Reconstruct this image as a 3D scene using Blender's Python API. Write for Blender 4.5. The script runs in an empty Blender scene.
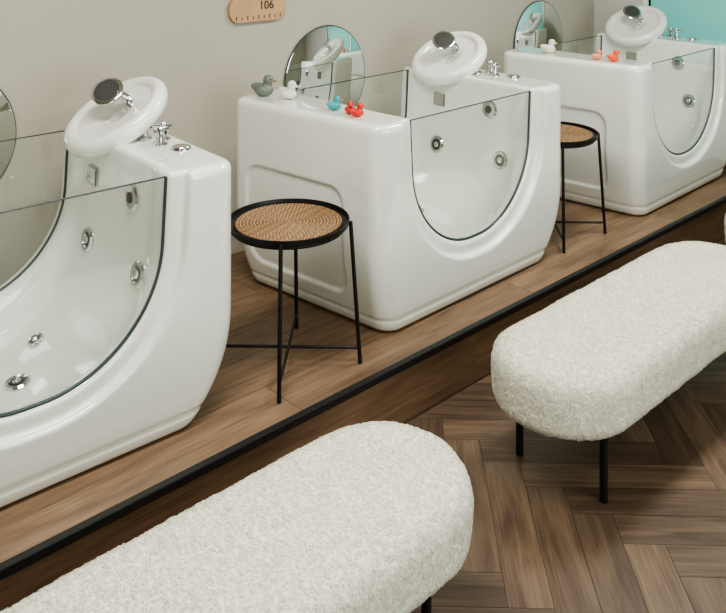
import bpy, bmesh, math, random
import numpy as np
from mathutils import Vector, Matrix
random.seed(4); np.random.seed(4)
scene=bpy.context.scene
H=1.58

# ---------------------------------------------------------------- helpers
def link(o,parent=None):
    scene.collection.objects.link(o)
    if parent is not None: o.parent=parent
    return o
def empty(name,loc=(0,0,0),rot=0):
    e=bpy.data.objects.new(name,None); e.location=loc; e.rotation_euler=(0,0,rot); e.empty_display_size=.1
    return link(e)
def mesh_obj(name,verts,faces,mat=None,parent=None,smooth=False):
    m=bpy.data.meshes.new(name); m.from_pydata([tuple(v) for v in verts],[],[tuple(f) for f in faces]); m.update()
    if smooth: m.shade_smooth()
    if mat: m.materials.append(mat)
    return link(bpy.data.objects.new(name,m),parent)
def from_bm(name,bm,mat=None,parent=None,smooth=False):
    m=bpy.data.meshes.new(name); bm.to_mesh(m); bm.free()
    if smooth: m.shade_smooth()
    if mat: m.materials.append(mat)
    return link(bpy.data.objects.new(name,m),parent)
def box(name,lo,hi,mat,parent=None,bev=0):
    bm=bmesh.new(); bmesh.ops.create_cube(bm,size=1)
    for v in bm.verts:
        v.co=Vector([lo[i]+(v.co[i]+.5)*(hi[i]-lo[i]) for i in range(3)])
    if bev: bmesh.ops.bevel(bm,geom=bm.edges[:],offset=bev,segments=3,affect='EDGES')
    return from_bm(name,bm,mat,parent)
def frame_z(d):
    d=Vector(d).normalized()
    return d.to_track_quat('Z','Y').to_matrix().to_4x4()
def lathe(name,prof,mat,parent=None,loc=(0,0,0),direction=(0,0,1),seg=40,closed=True):
    M=Matrix.Translation(loc)@frame_z(direction)
    verts=[];faces=[]
    n=len(prof)
    for (r,z) in prof:
        for k in range(seg):
            a=2*math.pi*k/seg
            verts.append(M@Vector((r*math.cos(a),r*math.sin(a),z)))
    for i in range(n-1):
        for k in range(seg):
            k2=(k+1)%seg
            faces.append((i*seg+k,i*seg+k2,(i+1)*seg+k2,(i+1)*seg+k))
    if closed:
        faces.append(tuple(reversed(range(seg)))); faces.append(tuple(range((n-1)*seg,n*seg)))
    o=mesh_obj(name,verts,faces,mat,parent,True)
    o.data.set_sharp_from_angle(angle=math.radians(40))
    return o
def tube(name,pts,r,mat,parent=None,cyclic=False,seg=6):
    cu=bpy.data.curves.new(name,'CURVE'); cu.dimensions='3D'; cu.bevel_depth=r; cu.bevel_resolution=seg; cu.use_fill_caps=True
    sp=cu.splines.new('POLY'); sp.points.add(len(pts)-1)
    for p,q in zip(sp.points,pts): p.co=(*q,1)
    sp.use_cyclic_u=cyclic
    o=bpy.data.objects.new(name,cu); link(o)
    dg=bpy.context.evaluated_depsgraph_get()
    me=bpy.data.meshes.new_from_object(o.evaluated_get(dg)); bpy.data.objects.remove(o)
    me.name=name; me.materials.clear(); me.materials.append(mat); me.shade_smooth()
    return link(bpy.data.objects.new(name,me),parent)
def catmull(pts,n=8):
    P=[Vector(p) for p in pts]; P=[P[0]*2-P[1]]+P+[P[-1]*2-P[-2]]
    out=[]
    for i in range(1,len(P)-2):
        for k in range(n):
            t=k/n; a,b,c,d=P[i-1:i+3]
            out.append(.5*((2*b)+(c-a)*t+(2*a-5*b+4*c-d)*t*t+(3*b-a-3*c+d)*t**3))
    out.append(P[-2]); return [tuple(v) for v in out]

def smax(a,b,k):
    h=np.maximum(k-np.abs(a-b),0)/k
    return np.maximum(a,b)+h*h*k*.25
def smin(a,b,k): return -smax(-a,-b,k)
def surfnet(f,lo,hi,h,newton=4):
    ax=[np.arange(lo[i],hi[i]+h,h) for i in range(3)]
    X,Y,Z=np.meshgrid(*ax,indexing='ij')
    V=f(X,Y,Z); s=V<0
    nx,ny,nz=V.shape
    P=np.zeros((nx-1,ny-1,nz-1,3)); C=np.zeros((nx-1,ny-1,nz-1))
    G=np.stack([X,Y,Z],-1)
    cor=[(a,b,c) for a in(0,1) for b in(0,1) for c in(0,1)]
    for A in cor:
        for B in cor:
            if A<B and sum(abs(A[i]-B[i]) for i in range(3))==1:
                sa=tuple(slice(A[i],A[i]+V.shape[i]-1) for i in range(3))
                sb=tuple(slice(B[i],B[i]+V.shape[i]-1) for i in range(3))
                m=s[sa]!=s[sb]
                va=V[sa][m]; vb=V[sb][m]
                t=(va/(va-vb))[:,None]
                P[m]+=G[sa][m]*(1-t)+G[sb][m]*t; C[m]+=1
    act=C>0
    idx=-np.ones(act.shape,dtype=np.int64); idx[act]=np.arange(act.sum())
    p=P[act]/C[act][:,None]
    faces=[]
    I=idx
    def quads(m,inside,c0,c1,c2,c3):
        q=np.stack([c0[m],c1[m],c2[m],c3[m]],-1)
        ins=inside[m]
        q[~ins]=q[~ins][:,::-1]
        faces.append(q)
    a=s[:-1,1:-1,1:-1]; b=s[1:,1:-1,1:-1]
    quads(a!=b,a,I[:,:-1,:-1],I[:,1:,:-1],I[:,1:,1:],I[:,:-1,1:])
    a=s[1:-1,:-1,1:-1]; b=s[1:-1,1:,1:-1]
    quads(a!=b,a,I[:-1,:,:-1],I[:-1,:,1:],I[1:,:,1:],I[1:,:,:-1])
    a=s[1:-1,1:-1,:-1]; b=s[1:-1,1:-1,1:]
    quads(a!=b,a,I[:-1,:-1,:],I[1:,:-1,:],I[1:,1:,:],I[:-1,1:,:])
    F=np.concatenate(faces)
    e=1e-4
    for _ in range(newton):
        x,y,z=p.T
        v=f(x,y,z)
        g=np.stack([f(x+e,y,z)-f(x-e,y,z),f(x,y+e,z)-f(x,y-e,z),f(x,y,z+e)-f(x,y,z-e)],-1)/(2*e)
        st=(v/np.maximum((g**2).sum(-1),.05))[:,None]*g
        L=np.linalg.norm(st,axis=1,keepdims=True); st*=np.minimum(1,h*.5/np.maximum(L,1e-9))
        p=p-st
    return p,F
def net_mesh(name,f,lo,hi,h,mat):
    p,F=surfnet(f,lo,hi,h)
    m=bpy.data.meshes.new(name); m.from_pydata(p.tolist(),[],F.tolist()); m.update(); m.shade_smooth()
    if mat: m.materials.append(mat)
    return m

# ---------------------------------------------------------------- materials
def srgb(r,g,b):
    return tuple(((c/255)/12.92 if c/255<=.04045 else ((c/255+.055)/1.055)**2.4) for c in (r,g,b))+(1,)
def mat_base(name,col,rough=.5,metal=0,noise=.0,nscale=8,bump=0,bscale=60,coat=0,spec=.5):
    m=bpy.data.materials.new(name); m.use_nodes=True; nt=m.node_tree; b=nt.nodes['Principled BSDF']
    b.inputs['Roughness'].default_value=rough; b.inputs['Metallic'].default_value=metal
    b.inputs['Coat Weight'].default_value=coat; b.inputs['Coat Roughness'].default_value=.03; b.inputs['Specular IOR Level'].default_value=spec
    tc=nt.nodes.new('ShaderNodeTexCoord')
    n=nt.nodes.new('ShaderNodeTexNoise'); n.inputs['Scale'].default_value=nscale; n.inputs['Detail'].default_value=4
    nt.links.new(tc.outputs['Object'],n.inputs['Vector'])
    mx=nt.nodes.new('ShaderNodeMix'); mx.data_type='RGBA'
    mx.inputs[6].default_value=tuple(c*(1-noise) for c in col[:3])+(1,); mx.inputs[7].default_value=tuple(min(1,c*(1+noise)) for c in col[:3])+(1,)
    nt.links.new(n.outputs['Fac'],mx.inputs[0]); nt.links.new(mx.outputs[2],b.inputs['Base Color'])
    if bump:
        n2=nt.nodes.new('ShaderNodeTexNoise'); n2.inputs['Scale'].default_value=bscale; n2.inputs['Detail'].default_value=5
        nt.links.new(tc.outputs['Object'],n2.inputs['Vector'])
        bp=nt.nodes.new('ShaderNodeBump'); bp.inputs['Strength'].default_value=bump; bp.inputs['Distance'].default_value=.01
        nt.links.new(n2.outputs['Fac'],bp.inputs['Height']); nt.links.new(bp.outputs['Normal'],b.inputs['Normal'])
    return m
M_wall=mat_base('wall_paint',srgb(178,172,158),.85,noise=.02,nscale=2,bump=.05,bscale=200)
M_wall2=mat_base('wall_paint_light',srgb(206,208,198),.85,noise=.02,nscale=2)
M_ceil=mat_base('ceiling_paint',srgb(205,202,194),.9,noise=.01)
M_acr=mat_base('white_acrylic',srgb(240,243,234),.09,noise=.008,nscale=3,coat=1.,spec=.65)
M_acr2=mat_base('white_plastic',srgb(240,242,234),.14,noise=.008,nscale=3,coat=.6)
M_chrome=mat_base('chrome',(.66,.67,.67,1),.08,1,noise=.03)
M_face=mat_base('spray_face',srgb(120,123,120),.28,metal=.8,noise=.1)
M_dark=mat_base('dark_rubber',srgb(38,40,40),.5,noise=.1)
M_gask=mat_base('glass_edge_seal',srgb(48,64,61),.3,noise=.1)
M_black=mat_base('black_metal',srgb(24,23,22),.42,metal=.3,noise=.1,nscale=30)
M_trim=mat_base('black_trim',srgb(22,21,20),.5,noise=.1,nscale=30)
M_mirror=mat_base('mirror_silver',(.8,.83,.82,1),.01,1,noise=0)
M_wood_s=mat_base('sign_wood',srgb(190,152,112),.6,noise=.18,nscale=12)
def glass_mat():
    m=bpy.data.materials.new('clear_glass'); m.use_nodes=True; nt=m.node_tree
    nt.nodes.remove(nt.nodes['Principled BSDF']); out=nt.nodes['Material Output']
    t=nt.nodes.new('ShaderNodeBsdfTransparent'); t.inputs[0].default_value=(.975,.988,.983,1)
    g=nt.nodes.new('ShaderNodeBsdfGlossy'); g.inputs['Roughness'].default_value=.015; g.inputs[0].default_value=(.95,1,.98,1)
    lw=nt.nodes.new('ShaderNodeLayerWeight'); lw.inputs[0].default_value=.5
    pw=nt.nodes.new('ShaderNodeMath'); pw.operation='POWER'; pw.inputs[1].default_value=4.
    ma=nt.nodes.new('ShaderNodeMath'); ma.operation='MULTIPLY_ADD'; ma.inputs[1].default_value=.6; ma.inputs[2].default_value=.045
    mx=nt.nodes.new('ShaderNodeMixShader')
    nt.links.new(lw.outputs['Facing'],pw.inputs[0]); nt.links.new(pw.outputs[0],ma.inputs[0]); nt.links.new(ma.outputs[0],mx.inputs[0])
    nt.links.new(t.outputs[0],mx.inputs[1]); nt.links.new(g.outputs[0],mx.inputs[2]); nt.links.new(mx.outputs[0],out.inputs[0])
    return m
M_glass=glass_mat()
def wood_mat(name,c1,c2,c3,rough=.42,vmin=.82,vmax=1.14):
    m=bpy.data.materials.new(name); m.use_nodes=True; nt=m.node_tree; b=nt.nodes['Principled BSDF']
    uv=nt.nodes.new('ShaderNodeUVMap'); uv.uv_map='UVMap'
    at=nt.nodes.new('ShaderNodeAttribute'); at.attribute_name='rnd_or_groove'
    sc=nt.nodes.new('ShaderNodeVectorMath'); sc.operation='SCALE'; sc.inputs['Scale'].default_value=37
    nt.links.new(at.outputs['Color'],sc.inputs[0])
    def layer(sx,sy,detail,dist):
        cmb=nt.nodes.new('ShaderNodeVectorMath'); cmb.operation='MULTIPLY'; cmb.inputs[1].default_value=(sx,sy,1)
        nt.links.new(uv.outputs[0],cmb.inputs[0])
        add=nt.nodes.new('ShaderNodeVectorMath'); add.operation='ADD'
        nt.links.new(cmb.outputs[0],add.inputs[0]); nt.links.new(sc.outputs[0],add.inputs[1])
        n=nt.nodes.new('ShaderNodeTexNoise'); n.inputs['Scale'].default_value=1.; n.inputs['Detail'].default_value=detail; n.inputs['Roughness'].default_value=.6; n.inputs['Distortion'].default_value=dist
        nt.links.new(add.outputs[0],n.inputs['Vector']); return n
    n1=layer(2.2,18,3,.8); n2=layer(5,150,3,.1)
    mx=nt.nodes.new('ShaderNodeMix'); mx.data_type='FLOAT'; mx.inputs[0].default_value=.4
    nt.links.new(n1.outputs['Fac'],mx.inputs[2]); nt.links.new(n2.outputs['Fac'],mx.inputs[3])
    r=nt.nodes.new('ShaderNodeValToRGB'); r.color_ramp.elements[0].position=.32; r.color_ramp.elements[0].color=c1; r.color_ramp.elements[1].position=.68; r.color_ramp.elements[1].color=c3
    e=r.color_ramp.elements.new(.5); e.color=c2
    nt.links.new(mx.outputs[0],r.inputs[0])
    hs=nt.nodes.new('ShaderNodeHueSaturation')
    mr=nt.nodes.new('ShaderNodeMapRange'); mr.inputs['To Min'].default_value=vmin; mr.inputs['To Max'].default_value=vmax
    nt.links.new(at.outputs['Fac'],mr.inputs['Value']); nt.links.new(mr.outputs[0],hs.inputs['Value'])
    nt.links.new(r.outputs[0],hs.inputs['Color']); nt.links.new(hs.outputs[0],b.inputs['Base Color'])
    b.inputs['Roughness'].default_value=rough
    bp=nt.nodes.new('ShaderNodeBump'); bp.inputs['Strength'].default_value=.12; bp.inputs['Distance'].default_value=.002
    nt.links.new(mx.outputs[0],bp.inputs['Height']); nt.links.new(bp.outputs['Normal'],b.inputs['Normal'])
    return m
M_floor=wood_mat('herringbone_wood',srgb(66,51,39),srgb(98,80,63),srgb(122,102,81),vmin=.74,vmax=1.16)
M_plat=wood_mat('platform_wood',srgb(88,68,51),srgb(124,100,77),srgb(146,121,95),vmin=.9,vmax=1.06)
M_riser=wood_mat('riser_wood',srgb(90,69,51),srgb(116,92,70),srgb(134,108,84))
M_gap=mat_base('floor_joint',srgb(56,44,34),.8,noise=.1)

# ---------------------------------------------------------------- room
X0,X1,Y0,YW,ZF,ZC=-2.2,5.42,-1.7,3.35,-.22,2.45
YE=2.13
g=.0008
def planks(name,quads,mat,z_of=None):
    verts=[];faces=[];uvs=[];rn=[]
    for c,(L,W) in quads:
        b=len(verts); verts+=c; faces.append((b,b+1,b+2,b+3)); uvs+=[(0,0),(L,0),(L,W),(0,W)]; rn.append(random.random())
    m=bpy.data.meshes.new(name); m.from_pydata(verts,[],faces); m.update()
    uv=m.uv_layers.new(name='UVMap'); uv.data.foreach_set('uv',np.array(uvs,dtype=np.float32).ravel())
    a=m.attributes.new('rnd_or_groove','FLOAT_COLOR','CORNER')
    a.data.foreach_set('color',np.repeat(np.array([[r,r,r,1] for r in rn],dtype=np.float32),4,axis=0).ravel())
    m.materials.append(mat)
    return m
def clip_poly(poly,axis,val,keep_less):
    out=[]
    n=len(poly)
    for i in range(n):
        p,q=poly[i],poly[(i+1)%n]
        ip=(p[axis]<=val)==keep_less; iq=(q[axis]<=val)==keep_less
        if ip: out.append(p)
        if ip!=iq:
            t=(val-p[axis])/(q[axis]-p[axis]); out.append(tuple(p[k]+t*(q[k]-p[k]) for k in range(len(p))))
    return out
Lp,Wp=.60,.12
verts=[];faces=[];uvs=[];rn=[]
c45=math.sqrt(.5)
N=int(round(Lp/Wp))
ox,oy=.2,.1
def addboard(u,v,lu,lv):
    cs=[(u+g,v+g),(u+lu-g,v+g),(u+lu-g,v+lv-g),(u+g,v+lv-g)]
    if lu>lv: t=[(0,0),(lu,0),(lu,lv),(0,lv)]
    else: t=[(0,0),(0,lu),(lv,lu),(lv,0)]
    poly=[((a-b)*c45+ox,(a+b)*c45+oy,t[i][0],t[i][1]) for i,(a,b) in enumerate(cs)]
    for ax,val,kl in((0,X0,False),(0,X1,True),(1,Y0,False),(1,YE-.012,True)):
        poly=clip_poly(poly,ax,val,kl)
        if len(poly)<3: return
    b=len(verts)
    for p in poly: verts.append((p[0],p[1],ZF)); uvs.append((p[2],p[3]))
    faces.append(tuple(range(b,b+len(poly)))); r=random.random(); rn.extend([r]*len(poly))
for j in range(-120,160):
    for i in range(-22,22):
        u=(j+2*N*i)*Wp; v=j*Wp
        px,py=(u-v)*c45+ox,(u+v)*c45+oy
        if px<X0-1.5 or px>X1+1.5 or py<Y0-1.5 or py>YE+1.5: continue
        addboard(u,v,Lp,Wp)
        addboard(u+Lp,v-(N-1)*Wp,Wp,Lp)
b=len(verts)
verts+= [(X0,Y0,ZF-.0015),(X1,Y0,ZF-.0015),(X1,YE,ZF-.0015),(X0,YE,ZF-.0015),(X0,Y0,ZF-.1),(X1,Y0,ZF-.1),(X1,YE,ZF-.1),(X0,YE,ZF-.1)]
extra=[(0,1,2,3),(7,6,5,4),(0,4,5,1),(1,5,6,2),(2,6,7,3),(3,7,4,0)]
nb=len(faces)
for f in extra:
    faces.append(tuple(b+k for k in f))
m=bpy.data.meshes.new('floor'); m.from_pydata(verts,[],faces); m.update()
uv=m.uv_layers.new(name='UVMap'); a=m.attributes.new('rnd_or_groove','FLOAT_COLOR','CORNER')
uv=m.uv_layers['UVMap']
vuv=uvs+[(0,0)]*8; vr=rn+[0]*8
vi=np.zeros(len(m.loops),dtype=np.int32); m.loops.foreach_get('vertex_index',vi)
uv.data.foreach_set('uv',np.array(vuv,dtype=np.float32)[vi].ravel())
cr=np.array(vr,dtype=np.float32)[vi]; m.attributes['rnd_or_groove'].data.foreach_set('color',np.stack([cr,cr,cr,np.ones_like(cr)],-1).ravel())
m.materials.append(M_floor); m.materials.append(M_gap)
for k in range(nb,len(faces)): m.polygons[k].material_index=1
link(bpy.data.objects.new('floor',m))

# platform
plat=empty('raised_platform')
e_=.004
box('base',(X0+e_,YE,ZF+.001),(X1-e_,YW-e_,-.0025),M_gap,plat)
q=[]
W=.2;L=1.25
y=YE+.0; row=0
while y<YW-.01:
    y2=min(y+W,YW-e_); x=X0-random.random()*L
    while x<X1:
        a_,b_=max(x,X0+e_),min(x+L,X1-e_)
        if b_>a_: q.append(([(a_+g,y+g,-.001),(b_-g,y+g,-.001),(b_-g,y2-g,-.001),(a_+g,y2-g,-.001)],(b_-a_,y2-y)))
        x+=L
    y=y2
link(bpy.data.objects.new('deck_boards',planks('deck_boards',q,M_plat)),plat)
q=[]; x=X0+e_
while x<X1-e_:
    b_=min(x+2.4,X1-e_); q.append(([(x,YE-.006,ZF+.001),(b_,YE-.006,ZF+.001),(b_,YE-.006,-.02),(x,YE-.006,-.02)],(b_-x,.2))); x+=2.4
link(bpy.data.objects.new('riser_board',planks('riser_board',q,M_riser)),plat)
box('edge_nosing',(X0+e_,YE-.016,-.026),(X1-e_,YE+.010,-.0003),M_trim,plat,.002)

T=.1
box('wall_back',(X0-T,YW,ZF),(X1+T,YW+T,ZC),M_wall)
box('wall_left',(X0-T,Y0,ZF),(X0,YW,ZC),M_wall)
box('ceiling',(X0-T,Y0-T,ZC),(X1+T,YW+T,ZC+T),M_ceil)
wa,wb,wz0,wz1=.4,2.93,.62,1.95
wr=bmesh.new()
def addbox(bm,lo,hi):
    r=bmesh.ops.create_cube(bm,size=1)
    for v in r['verts']: v.co=Vector([lo[i]+(v.co[i]+.5)*(hi[i]-lo[i]) for i in range(3)])
addbox(wr,(X1,Y0,ZF),(X1+T,wa,ZC)); addbox(wr,(X1,wb,ZF),(X1+T,YW,ZC)); addbox(wr,(X1,wa,ZF),(X1+T,wb,wz0)); addbox(wr,(X1,wa,wz1),(X1+T,wb,ZC))
from_bm('wall_right',wr,M_wall2)
win=empty('window_1')
M_teal=mat_base('teal_glass_glow',srgb(112,188,180),.25,noise=.18,nscale=1.6)
bt=M_teal.node_tree.nodes['Principled BSDF']; bt.inputs['Emission Color'].default_value=srgb(120,200,190); bt.inputs['Emission Strength'].default_value=.3  # solid pane given a faint glow to imitate backlight from outside
box('pane',(X1+.03,wa,wz0),(X1+.05,wb,wz1),M_teal,win)
for nm,lo,hi in(('frame_a',(X1-.01,wa-.04,wz0-.04),(X1+.06,wa,wz1+.04)),('frame_b',(X1-.01,wb,wz0-.04),(X1+.06,wb+.035,wz1+.04)),
                ('frame_c',(X1-.01,wa,wz0-.04),(X1+.06,wb,wz0)),('frame_d',(X1-.01,wa,wz1),(X1+.06,wb,wz1+.04)),('mullion',(X1+.0,1.66,wz0),(X1+.06,1.70,wz1))):
    box(nm,lo,hi,M_acr2,win)
wf=bmesh.new()
fa,fb,fz0,fz1=0.2,3.6,.5,2.0
addbox(wf,(X0-T,Y0-T,ZF),(fa,Y0,ZC)); addbox(wf,(fb,Y0-T,ZF),(X1+T,Y0,ZC)); addbox(wf,(fa,Y0-T,ZF),(fb,Y0,fz0)); addbox(wf,(fa,Y0-T,fz1),(fb,Y0,ZC))
from_bm('wall_front',wf,M_wall)
win_added=empty('added_window')  # unseen window behind the camera, added to bring in soft directional light
for nm,lo,hi in(('frame_a',(fa,Y0-.07,fz0),(fa+.05,Y0-.02,fz1)),('frame_b',(fb-.05,Y0-.07,fz0),(fb,Y0-.02,fz1)),('frame_c',(fa,Y0-.07,fz0),(fb,Y0-.02,fz0+.05)),
                ('frame_d',(fa,Y0-.07,fz1-.05),(fb,Y0-.02,fz1)),('mullion',(1.88,Y0-.07,fz0),(1.93,Y0-.02,fz1))):
    box(nm,lo,hi,M_black,win_added)

# ---------------------------------------------------------------- tub
ZT=.80
UCX=.010; UHW=.400
def profile(x,y,z):
    t=np.clip((.34-z)/.34,0,1)
    R=.655+.03*y-.13*t**2.2
    Lf=.625+.09*y-.075*t**1.8
    F=.415-.028*t**2
    B=.42-.03*t**2
    return R,Lf,F,B
UB=.24
def ush(x,z,bot=UB,grow=0.):
    hw=UHW-.035*np.clip(1-(z-.2)/.6,0,1)+grow; r=.345+grow
    b0=bot-grow; zc=(b0+2.)/2; hz=(2.-b0)/2
    qx=np.abs(x-UCX)-hw+r; qz=np.abs(z-zc)-hz+r
    return np.sqrt(np.maximum(qx,0)**2+np.maximum(qz,0)**2)+np.minimum(np.maximum(qx,qz),0)-r
def tub(x,y,z):
    R,Lf,F,B=profile(x,y,z)
    cx=(R-Lf)/2; hx=(R+Lf)/2; cy=(B-F)/2; hy=(B+F)/2; r=.070
    qx=np.abs(x-cx)-hx+r; qy=np.abs(y-cy)-hy+r
    d=np.sqrt(np.maximum(qx,0)**2+np.maximum(qy,0)**2)+np.minimum(np.maximum(qx,qy),0)-r
    d=smax(d,z-ZT,.032); d=smax(d,-z,.03)
    pq=np.maximum(np.abs(y-.045)-.27+.07,0)**2+np.maximum(np.abs(z-.33)-.205+.07,0)**2
    pan=np.sqrt(pq)-.07
    panel=smax(pan,(x+Lf-.010),.012)
    d=smax(d,-panel,.010)
    skirt=smax(np.abs(z-.055)-.006,-(d+.005),.006)
    d=smax(d,-skirt,.006)
    band=smax(ush(x,z,grow=.060),(y+F-.026),.012)
    d=smax(d,-band,.012)
    d=smax(d,-ush(x,z),.022)
    cav=smax(ush(x,z,bot=.150,grow=.006),np.abs(y)-.335,.10)
    d=smax(d,-cav,.02)
    return d
me_tub=net_mesh('shell',tub,(-.73,-.47,-.02),(.74,.50,.84),.0075,M_acr)
def tub_nrm(p):
    e=1e-4; g=[]
    for i in range(3):
        a=list(p);b=list(p);a[i]+=e;b[i]-=e
        g.append(float(tub(*[np.array(v) for v in a])-tub(*[np.array(v) for v in b])))
    return Vector(g).normalized()
def hit(p,d):
    p=Vector(p); d=Vector(d)
    for k in range(3000):
        if float(tub(np.array(p.x),np.array(p.y),np.array(p.z)))<0: break
        p+=d*.0005
    return p,tub_nrm(p)
def u_outline(grow=0.,n=60):
    top=ZT-.012
    c=Vector((UCX,.60))
    out=[]
    lo=math.atan2(top-c.y,.40); 
    angs=np.linspace(lo,-math.pi-lo,n)
    for a in angs:
        dx,dz=math.cos(a),math.sin(a); r0=0; r1=1.
        for _ in range(40):
            rm=(r0+r1)/2
            if float(ush(np.array(c.x+dx*rm),np.array(c.y+dz*rm),grow=grow))<0: r0=rm
            else: r1=rm
        out.append((c.x+dx*r0,c.y+dz*r0))
    out[0]=(out[0][0],top); out[-1]=(out[-1][0],top)
    return out
UO=u_outline(.004); UI=u_outline(-.002)
def glass_panel(par,y,name):
    n=len(UO); t=.004
    v=[(x,y-t,z) for x,z in UO]+[(x,y+t,z) for x,z in UO]
    f=[tuple(range(n)),tuple(reversed(range(n,2*n)))]
    for i in range(n):
        j=(i+1)%n; f.append((i,i+n,j+n,j))
    mesh_obj(name,v,f,M_glass,par)
    tube(name+'_seal',[(x,y,z) for x,z in UI],.0052,M_gask,par)
    tube(name+'_top_edge',[(UI[0][0],y,UI[0][1]),(UI[-1][0],y,UI[-1][1])],.0025,M_gask,par)

def jet(par,p,n,r=.034,name='water_jet'):
    lathe(name+'_ring',[(r*.55,.001),(r*.62,.010),(r*.85,.011),(r,.006),(r*1.02,-.004)],M_chrome,par,p,n,closed=False)
    lathe(name+'_well',[(r*.6,-.002),(r*.6,.004),(r*.3,.004)],M_dark,par,p,n)
    lathe(name+'_nozzle',[(r*.32,.0),(r*.32,.010),(r*.2,.013),(r*.1,.013)],M_chrome,par,p,n)
def knob(par,x,y,rot):
    lathe('tap_base',[(.026,-.002),(.026,.004),(.020,.009),(.013,.012),(.011,.036),(.015,.040),(.015,.055),(.010,.061),(.002,.062)],M_chrome,par,(x,y,ZT),seg=24)
    for k in range(2):
        a=rot+k*math.pi/2
        dx,dy=math.cos(a)*.032,math.sin(a)*.032
        tube('tap_handle',[(x-dx,y-dy,ZT+.048),(x+dx,y+dy,ZT+.048)],.006,M_chrome,par)
DN=Vector((-.50,-.02,.84)).normalized()
def headrest(par):
    c=Vector((.505,.18,.862))
    R=.198
    prof=[(.030,-.040),(.06,-.042),(R*.72,-.042),(R*.88,-.038),(R*.965,-.024),(R,-.004),(R*.99,.014),(R*.95,.026),(R*.88,.032),(R*.80,.031),(R*.76,.024),(R*.73,.017),(R*.66,.015),(R*.40,.015),(R*.36,.012),(.060,.008),(.050,.0),(.030,-.008),(.030,-.040)]
    lathe('headrest_disc',prof,M_acr2,par,c,DN,seg=72,closed=False)
    b0=c-DN*.028+Vector((.035,0,-.02))
    tube('headrest_arm',[(b0.x+.02,b0.y,ZT-.01),(b0.x+.02,b0.y,ZT+.02),tuple(c-DN*.02+Vector((.02,0,0)))],.028,M_acr2,par)
    s=c; u=DN
    hd=s+Vector((-.028,.012,.086))
    tube('shower_handle',catmull([tuple(s-u*.03+Vector((.060,-.025,-.01))),tuple(s+u*.02+Vector((.058,-.022,.0))),tuple(s+Vector((.040,-.010,.050))),tuple(s+Vector((.014,.002,.070))),tuple(hd+Vector((.012,.004,-.014)))]),.0165,M_chrome,par)
    fn=Vector((-.50,-.46,.70)).normalized()
    lathe('shower_head',[(.014,-.036),(.028,-.030),(.048,-.014),(.058,.0),(.058,.006),(.052,.010),(.044,.0095)],M_chrome,par,hd,fn,seg=40)
    lathe('shower_face',[(.045,.006),(.045,.0105),(.02,.012)],M_face,par,hd,fn,seg=40)
    F=frame_z(fn)
    bm=bmesh.new()
    for rr,nn in((.010,6),(.020,11),(.030,16),(.039,22)):
        for k in range(nn):
            a=2*math.pi*k/nn
            p=Matrix.Translation(hd)@F@Vector((rr*math.cos(a),rr*math.sin(a),.0115))
            bmesh.ops.create_icosphere(bm,subdivisions=1,radius=.0024,matrix=Matrix.Translation(p))
    from_bm('shower_nozzles',bm,M_dark,par,True)

def make_tub(X,deg):
    a=math.radians(deg); px,py=.41,-.377
    P=Vector((X+px,2.685+py,0))
    loc=P-Vector((px*math.cos(a)-py*math.sin(a),px*math.sin(a)+py*math.cos(a),0))
    e=empty('spa_bathtub',loc,a)
    o=bpy.data.objects.new('shell',me_tub); link(o,e)
    glass_panel(e,-.375,'front_glass'); glass_panel(e,.372,'rear_glass')
    for y in(-.225,.16):
        p,n=hit((.1,y,.45),(1,0,0)); jet(e,p,n,.042)
    p,n=hit((.1,-.15,.67),(1,0,0))
    lathe('overflow',[(.042,-.002),(.042,.006),(.036,.012),(.012,.014)],M_chrome,e,p,n)
    lathe('overflow_slot',[(.018,.012),(.018,.0155),(.010,.0165)],M_dark,e,p,n)
    p,n=hit((.1,.16,.67),(1,0,0))
    bm=bmesh.new(); addbox(bm,(-.036,-.032,-.002),(.036,.032,.010)); bmesh.ops.bevel(bm,geom=bm.edges[:],offset=.004,segments=2,affect='EDGES')
    bm.transform(Matrix.Translation(p)@frame_z(n)); from_bm('filler_spout',bm,M_chrome,e)
    p,n=hit((.075,-.055,.4),(0,0,-1)); jet(e,p,n,.040,'drain')
    p,n=hit((.19,.10,.4),(0,0,-1)); jet(e,p,n,.028,'floor_jet')
    knob(e,.54,.03,.3); knob(e,.585,-.02,.8); knob(e,.545,-.075,.1)
    lathe('deck_dial',[(.034,-.002),(.034,.004),(.029,.010),(.022,.008),(.006,.008)],M_chrome,e,(.575,-.165,ZT))
    headrest(e)
    return e
for X,dg_ in((.95,-2.5),(2.80,.9),(4.65,1.6)): make_tub(X,dg_)

# ---------------------------------------------------------------- mirrors
for X in(1.04,2.89,4.74):
    e=empty('round_wall_mirror',(X,YW,.745))
    lathe('glass',[(.266,.0),(.266,.012),(.262,.0135)],M_mirror,e,(0,0,0),(0,-1,0),seg=96)
    tube('rim',[(.268*math.cos(2*math.pi*k/96),-.008,.268*math.sin(2*math.pi*k/96)) for k in range(96)],.0035,M_gask,e,True)

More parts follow.
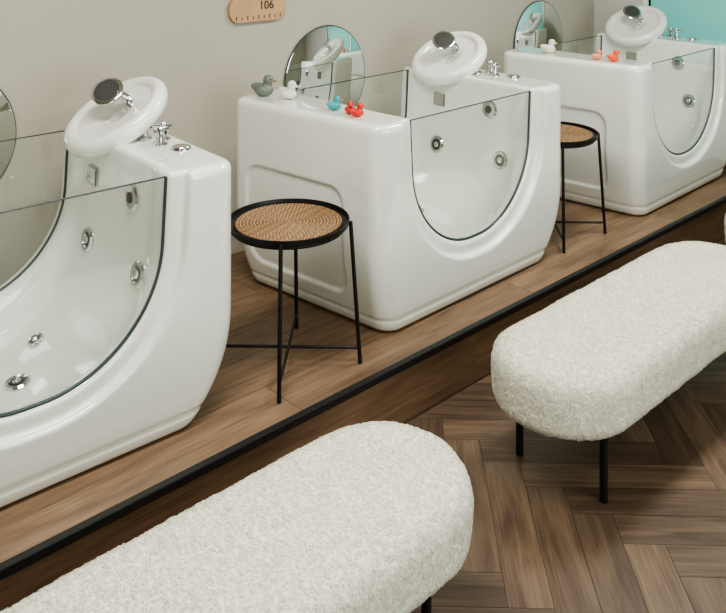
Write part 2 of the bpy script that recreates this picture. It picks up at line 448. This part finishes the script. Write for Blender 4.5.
# ---------------------------------------------------------------- side tables
def weave_mat():
    m=bpy.data.materials.new('woven_rattan'); m.use_nodes=True; nt=m.node_tree; b=nt.nodes['Principled BSDF']; b.inputs['Roughness'].default_value=.7
    at=nt.nodes.new('ShaderNodeAttribute'); at.attribute_name='rnd_or_groove'
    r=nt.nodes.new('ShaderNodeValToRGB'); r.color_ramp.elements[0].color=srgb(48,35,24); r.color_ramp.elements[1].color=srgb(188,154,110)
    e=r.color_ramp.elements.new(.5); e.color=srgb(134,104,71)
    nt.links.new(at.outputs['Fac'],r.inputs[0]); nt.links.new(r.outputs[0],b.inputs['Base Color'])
    return m
M_weave=weave_mat()
def weave_mesh():
    nr,na=170,720; R=.188; verts=[];col=[]
    for i in range(nr+1):
        r=R*i/nr
        for k in range(na):
            a=2*math.pi*k/na
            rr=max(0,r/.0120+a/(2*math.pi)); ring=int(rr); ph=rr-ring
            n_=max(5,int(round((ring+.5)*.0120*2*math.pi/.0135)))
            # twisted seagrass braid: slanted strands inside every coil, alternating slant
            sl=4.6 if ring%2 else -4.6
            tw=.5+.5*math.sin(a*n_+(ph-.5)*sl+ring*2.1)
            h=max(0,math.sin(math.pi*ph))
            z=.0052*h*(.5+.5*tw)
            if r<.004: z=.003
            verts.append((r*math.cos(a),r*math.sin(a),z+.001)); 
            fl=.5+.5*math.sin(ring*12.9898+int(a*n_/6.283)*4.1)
            col.append(min(1,max(0,(h**.5*(.30+.70*tw))*(.70+.35*fl))))  # crevice shade painted in: dark between coils and strands, plus per-strand tone
    faces=[(i*na+k,(i+1)*na+k,(i+1)*na+(k+1)%na,i*na+(k+1)%na) for i in range(nr) for k in range(na)]
    m=bpy.data.meshes.new('woven_mat'); m.from_pydata(verts,[],faces); m.update()
    if m.polygons[na*50].normal.z<0: m.flip_normals()
    m.shade_smooth()
    a=m.attributes.new('rnd_or_groove','FLOAT_COLOR','POINT'); c=np.array(col,dtype=np.float32)  # here it carries strand tone with painted groove shade, not random values
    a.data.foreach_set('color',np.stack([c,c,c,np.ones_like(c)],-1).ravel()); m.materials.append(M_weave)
    return m
me_weave=weave_mesh()
def side_table(X,Y,rot=0):
    e=empty('side_table',(X,Y,0),rot)
    zt=.488
    lathe('tray',[(.0,zt),(.203,zt),(.209,zt+.004),(.2125,zt+.020),(.216,zt+.020),(.2125,zt+.0),(.204,zt-.006),(.0,zt-.006)],M_black,e,seg=80,closed=False)
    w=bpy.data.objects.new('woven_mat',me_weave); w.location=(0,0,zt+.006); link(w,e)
    lathe('mat_backing',[(.190,zt),(.190,zt+.007)],M_weave,e,seg=60)
    tips=[]
    for sx,sy in((-1,-1),(1,-1),(1,1),(-1,1)):
        tx,ty=sx*.155,sy*.155; bx,by=sx*.180,sy*.178
        tube('leg',[(tx,ty,zt+.012),(bx,by,.0015)],.0072,M_black,e)
        tips.append((bx*.985,by*.985,.055))
    tube('cross_brace',[tips[0],tips[2]],.0055,M_black,e)
    tube('cross_brace',[tips[1],tips[3]],.0055,M_black,e)
    tube('under_ring',[(.195*math.cos(2*math.pi*k/60),.195*math.sin(2*math.pi*k/60),zt-.010) for k in range(60)],.006,M_black,e,True)
side_table(1.900,2.400); side_table(3.630,2.47)

# ---------------------------------------------------------------- benches
def fleece_mat(name,bump=True):
    m=bpy.data.materials.new(name); m.use_nodes=True; nt=m.node_tree; b=nt.nodes['Principled BSDF']
    b.inputs['Roughness'].default_value=.95; b.inputs['Specular IOR Level'].default_value=.08
    b.inputs['Sheen Weight'].default_value=.3; b.inputs['Sheen Roughness'].default_value=.6
    tc=nt.nodes.new('ShaderNodeTexCoord')
    n=nt.nodes.new('ShaderNodeTexNoise'); n.inputs['Scale'].default_value=45; n.inputs['Detail'].default_value=5; n.inputs['Distortion'].default_value=1.
    nt.links.new(tc.outputs['Object'],n.inputs['Vector'])
    r=nt.nodes.new('ShaderNodeValToRGB'); r.color_ramp.elements[0].position=.3; r.color_ramp.elements[0].color=srgb(236,235,221); r.color_ramp.elements[1].position=.65; r.color_ramp.elements[1].color=srgb(248,247,234)
    nt.links.new(n.outputs['Fac'],r.inputs[0]); nt.links.new(r.outputs[0],b.inputs['Base Color'])
    tr=nt.nodes.new('ShaderNodeBsdfTranslucent'); nt.links.new(r.outputs[0],tr.inputs[0])
    mx=nt.nodes.new('ShaderNodeMixShader'); mx.inputs[0].default_value=.33 if bump else 0
    out=nt.nodes['Material Output']
    nt.links.new(b.outputs[0],mx.inputs[1]); nt.links.new(tr.outputs[0],mx.inputs[2]); nt.links.new(mx.outputs[0],out.inputs[0])
    return m
M_fl=fleece_mat('boucle_pile',True); M_flb=fleece_mat('boucle_backing',False)
HL=.745;HW=.235
def cushion(x,y,z):
    q=np.maximum(np.abs(x)-(HL-HW),0)
    d2=np.sqrt(q*q+y*y)-HW+.006*((z-.10)/.1)**2
    top=z-(.186-.006*(y/HW)**2)
    return smax(smax(d2,top,.060),-z,.045)
pc,Fc=surfnet(cushion,(-.78,-.28,-.02),(.78,.28,.23),.0065)
from mathutils import noise as mn
e=1e-4
def grad(f,p):
    x,y,z=p.T
    g_=np.stack([f(x+e,y,z)-f(x-e,y,z),f(x,y+e,z)-f(x,y-e,z),f(x,y,z+e)-f(x,y,z-e)],-1)
    return g_/np.maximum(np.linalg.norm(g_,axis=1,keepdims=True),1e-9)
nc=grad(cushion,pc)
dsp=np.array([ .0030*mn.noise(Vector(c)*66)+.0014*mn.noise(Vector(c)*120)+.003*mn.noise(Vector(c)*10) for c in pc])
pd=pc+nc*dsp[:,None]
me_c=bpy.data.meshes.new('cushion'); me_c.from_pydata(pd.tolist(),[],Fc.tolist()); me_c.update(); me_c.shade_smooth(); me_c.materials.append(M_flb)
rng=np.random.default_rng(3)
NP=130000
fi=rng.integers(0,len(Fc),NP)
w=rng.random((NP,4)); w/=w.sum(1,keepdims=True)
bp_=(pd[Fc[fi]]*w[:,:,None]).sum(1); bn=(nc[Fc[fi]]*w[:,:,None]).sum(1); bn/=np.linalg.norm(bn,axis=1,keepdims=True)
cell=np.floor(bp_/.0085).astype(np.int64); hsh=(cell[:,0]*73856093^cell[:,1]*19349663^cell[:,2]*83492791)&0xffff
tab=rng.normal(size=(65536,3))
rd=tab[hsh]+.75*rng.normal(size=(NP,3)); rd-=bn*(rd*bn).sum(1,keepdims=True); rd/=np.linalg.norm(rd,axis=1,keepdims=True)
sd=np.cross(bn,rd)
Lr=rng.uniform(.004,.0088,NP)[:,None]; Wr=rng.uniform(.0007,.0013,NP)[:,None]
curl=rng.uniform(-.8,.8,NP)[:,None]
pts=[bp_-bn*.001, bp_+bn*Lr*.38+rd*Lr*.25+sd*curl*Lr*.3, bp_+bn*Lr*.50+rd*Lr*.75+sd*curl*Lr*.8, bp_+bn*Lr*.18+rd*Lr*1.15+sd*curl*Lr*1.2]
ww=[1,1,.9,.4]
V=[]
for pnt,k in zip(pts,ww): V+= [pnt-sd*Wr*k, pnt+sd*Wr*k]
V=np.stack(V,1).reshape(-1,3)
base=np.arange(NP)[:,None]*8
Fq=np.concatenate([base+np.array([[0,1,3,2]]),base+np.array([[2,3,5,4]]),base+np.array([[4,5,7,6]])]).astype(np.int32)
me_p=bpy.data.meshes.new('pile')
me_p.vertices.add(len(V)); me_p.vertices.foreach_set('co',V.astype(np.float32).ravel())
me_p.loops.add(Fq.size); me_p.loops.foreach_set('vertex_index',Fq.ravel())
me_p.polygons.add(len(Fq)); me_p.polygons.foreach_set('loop_start',np.arange(0,Fq.size,4,dtype=np.int32))
me_p.update(calc_edges=True); me_p.shade_smooth(); me_p.materials.append(M_fl)
def bench(xa,yc,zo=0.):
    cx=xa+HL
    e=empty('upholstered_bench',(cx,yc,ZF))
    for nm,mm in(('cushion',me_c),('pile',me_p)):
        o=bpy.data.objects.new(nm,mm); o.location=(0,0,.212+zo); link(o,e)
    for xx in(-(HL-.18),HL-.245):
        for y in(-.175,.14):
            tube('leg',[(xx,y,.225+zo),(xx,y,0.001)],.0125,M_black,e)
    for y in(-.175,.14): box('rail',(-(HL-.18),y-.01,.217+zo),(HL-.245,y+.01,.233+zo),M_black,e)
for xa,yc,zo in((.285,1.577,-.008),(2.175,1.597,0),(3.95,1.60,0)): bench(xa,yc,zo)

# ---------------------------------------------------------------- toys
def ell(x,y,z,c,r):
    k=np.sqrt(((x-c[0])/r[0])**2+((y-c[1])/r[1])**2+((z-c[2])/r[2])**2); return (k-1)*min(r)
def duckf(x,y,z):
    d=ell(x,y,z,(0,0,.019),(.030,.022,.020))
    d=smin(d,ell(x,y,z,(-.028,0,.032),(.012,.009,.008)),.015)
    d=smin(d,ell(x,y,z,(.014,0,.050),(.016,.0155,.016)),.010)
    for s in(-1,1): d=smin(d,ell(x,y,z,(-.005,s*.021,.022),(.014,.005,.010)),.004)
    d=smin(d,ell(x,y,z,(.032,0,.047),(.010,.008,.0035)),.003)
    return smax(d,-z,.004)
dk=surfnet(duckf,(-.05,-.035,-.006),(.05,.035,.075),.0018)
M_beak=mat_base('duck_beak',srgb(225,120,40),.35,noise=.03)
M_eye=mat_base('duck_eye',srgb(15,15,15),.2)
def duck(X,Y,rot,col,s=1.,beak=M_beak):
    mt=mat_base('duck_vinyl',srgb(*col),.35,noise=.03)
    m=bpy.data.meshes.new('rubber_duck'); m.from_pydata(dk[0].tolist(),[],dk[1].tolist()); m.update(); m.shade_smooth()
    m.materials.append(mt); m.materials.append(beak)
    for p in m.polygons:
        if p.center.x>.0285 and p.center.z>.04: p.material_index=1
    e=empty('rubber_duck',(X,Y,ZT),rot); e.scale=(s,s,s)
    link(bpy.data.objects.new('body',m),e)
    for sy in(-1,1):
        lathe('eye',[(.0026,0),(.0022,.0012),(.0008,.0018)],M_eye,e,(.0235,sy*.0112,.054),(.7,sy*.8,.2),seg=12)
duck(2.240,3.00,-.9,(108,118,108),1.4,mat_base('grey_beak',srgb(130,115,80),.4))
duck(2.28,2.88,-1.2,(232,231,222),1.2,mat_base('white_beak',srgb(222,215,200),.4))
duck(2.285,2.59,-.4,(60,160,170),.85)
duck(2.285,2.50,-2.2,(205,52,38),.8,mat_base('red_beak',srgb(205,60,36),.4))
duck(2.275,2.445,-.5,(205,46,32),.8,mat_base('red_beak',srgb(215,80,36),.4))
duck(4.11,2.83,-.9,(226,222,205),1.2,mat_base('yel_beak',srgb(205,175,70),.4))
duck(4.11,2.52,-.6,(225,150,110),.8)
duck(4.125,2.43,-.6,(232,92,40),.95)

# ---------------------------------------------------------------- wall sign
sg=empty('wooden_wall_sign',(2.455,YW,1.135))
def rr(hw,hh,r,n=10):
    o=[]
    for cx,cz,a0 in((hw-r,hh-r,0),(-hw+r,hh-r,90),(-hw+r,-hh+r,180),(hw-r,-hh+r,270)):
        for k in range(n+1):
            a=math.radians(a0+90*k/n); o.append((cx+r*math.cos(a),cz+r*math.sin(a)))
    return o
o=rr(.165,.062,.055); n=len(o)
v=[(x,-.022,z) for x,z in o]+[(x,0,z) for x,z in o]
f=[tuple(reversed(range(n))),tuple(range(n,2*n))]+[(i,(i+1)%n,(i+1)%n+n,i+n) for i in range(n)]
s=mesh_obj('board',v,f,M_wood_s,sg); 
bv=s.modifiers.new('b','BEVEL'); bv.width=.004; bv.segments=3; bv.limit_method='ANGLE'
fc=bpy.data.curves.new('txt','FONT'); fc.body='106'; fc.size=.058; fc.extrude=.001; fc.align_x='CENTER'
to=bpy.data.objects.new('t',fc); link(to)
tm=bpy.data.meshes.new_from_object(to.evaluated_get(bpy.context.evaluated_depsgraph_get())); bpy.data.objects.remove(to)
tm.materials.clear(); tm.materials.append(M_dark)
t=bpy.data.objects.new('numerals',tm); t.location=(.045,-.0235,-.004); t.rotation_euler=(math.pi/2,0,0); link(t,sg)
for k in range(9):
    box('scale_mark',(-.13+k*.032,-.0245,-.048),(-.127+k*.032,-.021,-.034 if k%2 else -.029),M_dark,sg)

# ---------------------------------------------------------------- lights
def panel(name,x,y,sx,sy,power,col=(1,.97,.925)):  # unseen ceiling fixture, added as soft fill for the room
    e=empty(name,(x,y,ZC))
    box('added_housing',(-sx/2-.03,-sy/2-.03,-.03),(sx/2+.03,sy/2+.03,0),M_acr2,e)
    l=bpy.data.lights.new(name,'AREA'); l.shape='RECTANGLE'; l.size=sx; l.size_y=sy; l.energy=power; l.color=col
    o=bpy.data.objects.new('fill_lamp',l); o.location=(0,0,-.035); link(o,e)
panel('added_ceiling_fill',1.2,1.75,1.1,.4,46)
panel('added_ceiling_fill',3.6,1.75,1.1,.4,46)
panel('added_ceiling_fill',-.6,.3,1.2,.6,14)
panel('added_ceiling_fill',2.2,-.2,1.2,.6,16)
l=bpy.data.lights.new('daylight_fill','AREA'); l.shape='RECTANGLE'; l.size=3.3; l.size_y=1.4; l.energy=68; l.color=(.97,1,.965)  # added area light posing as daylight through the unseen front window
o=bpy.data.objects.new('added_window_fill',l); o.location=((fa+fb)/2,Y0-.25,1.25); o.rotation_euler=(math.radians(90),0,0); link(o)
w=bpy.data.worlds.new('World'); scene.world=w; w.use_nodes=True
bg=w.node_tree.nodes['Background']; bg.inputs[0].default_value=(.75,.85,.95,1); bg.inputs[1].default_value=.8
try:
    scene.view_settings.view_transform='AgX'; scene.view_settings.look='AgX - Medium High Contrast'
except Exception as ex: print(ex)

# ---------------------------------------------------------------- camera
cam=bpy.data.cameras.new('camera'); co_=bpy.data.objects.new('camera',cam); link(co_)
co_.location=(0,0,H); co_.rotation_euler=(math.pi/2,0,-math.atan2(.686,.728))
cam.sensor_width=36; cam.lens=863/726*36; cam.shift_y=-391.5/726; cam.clip_start=.05
scene.camera=co_
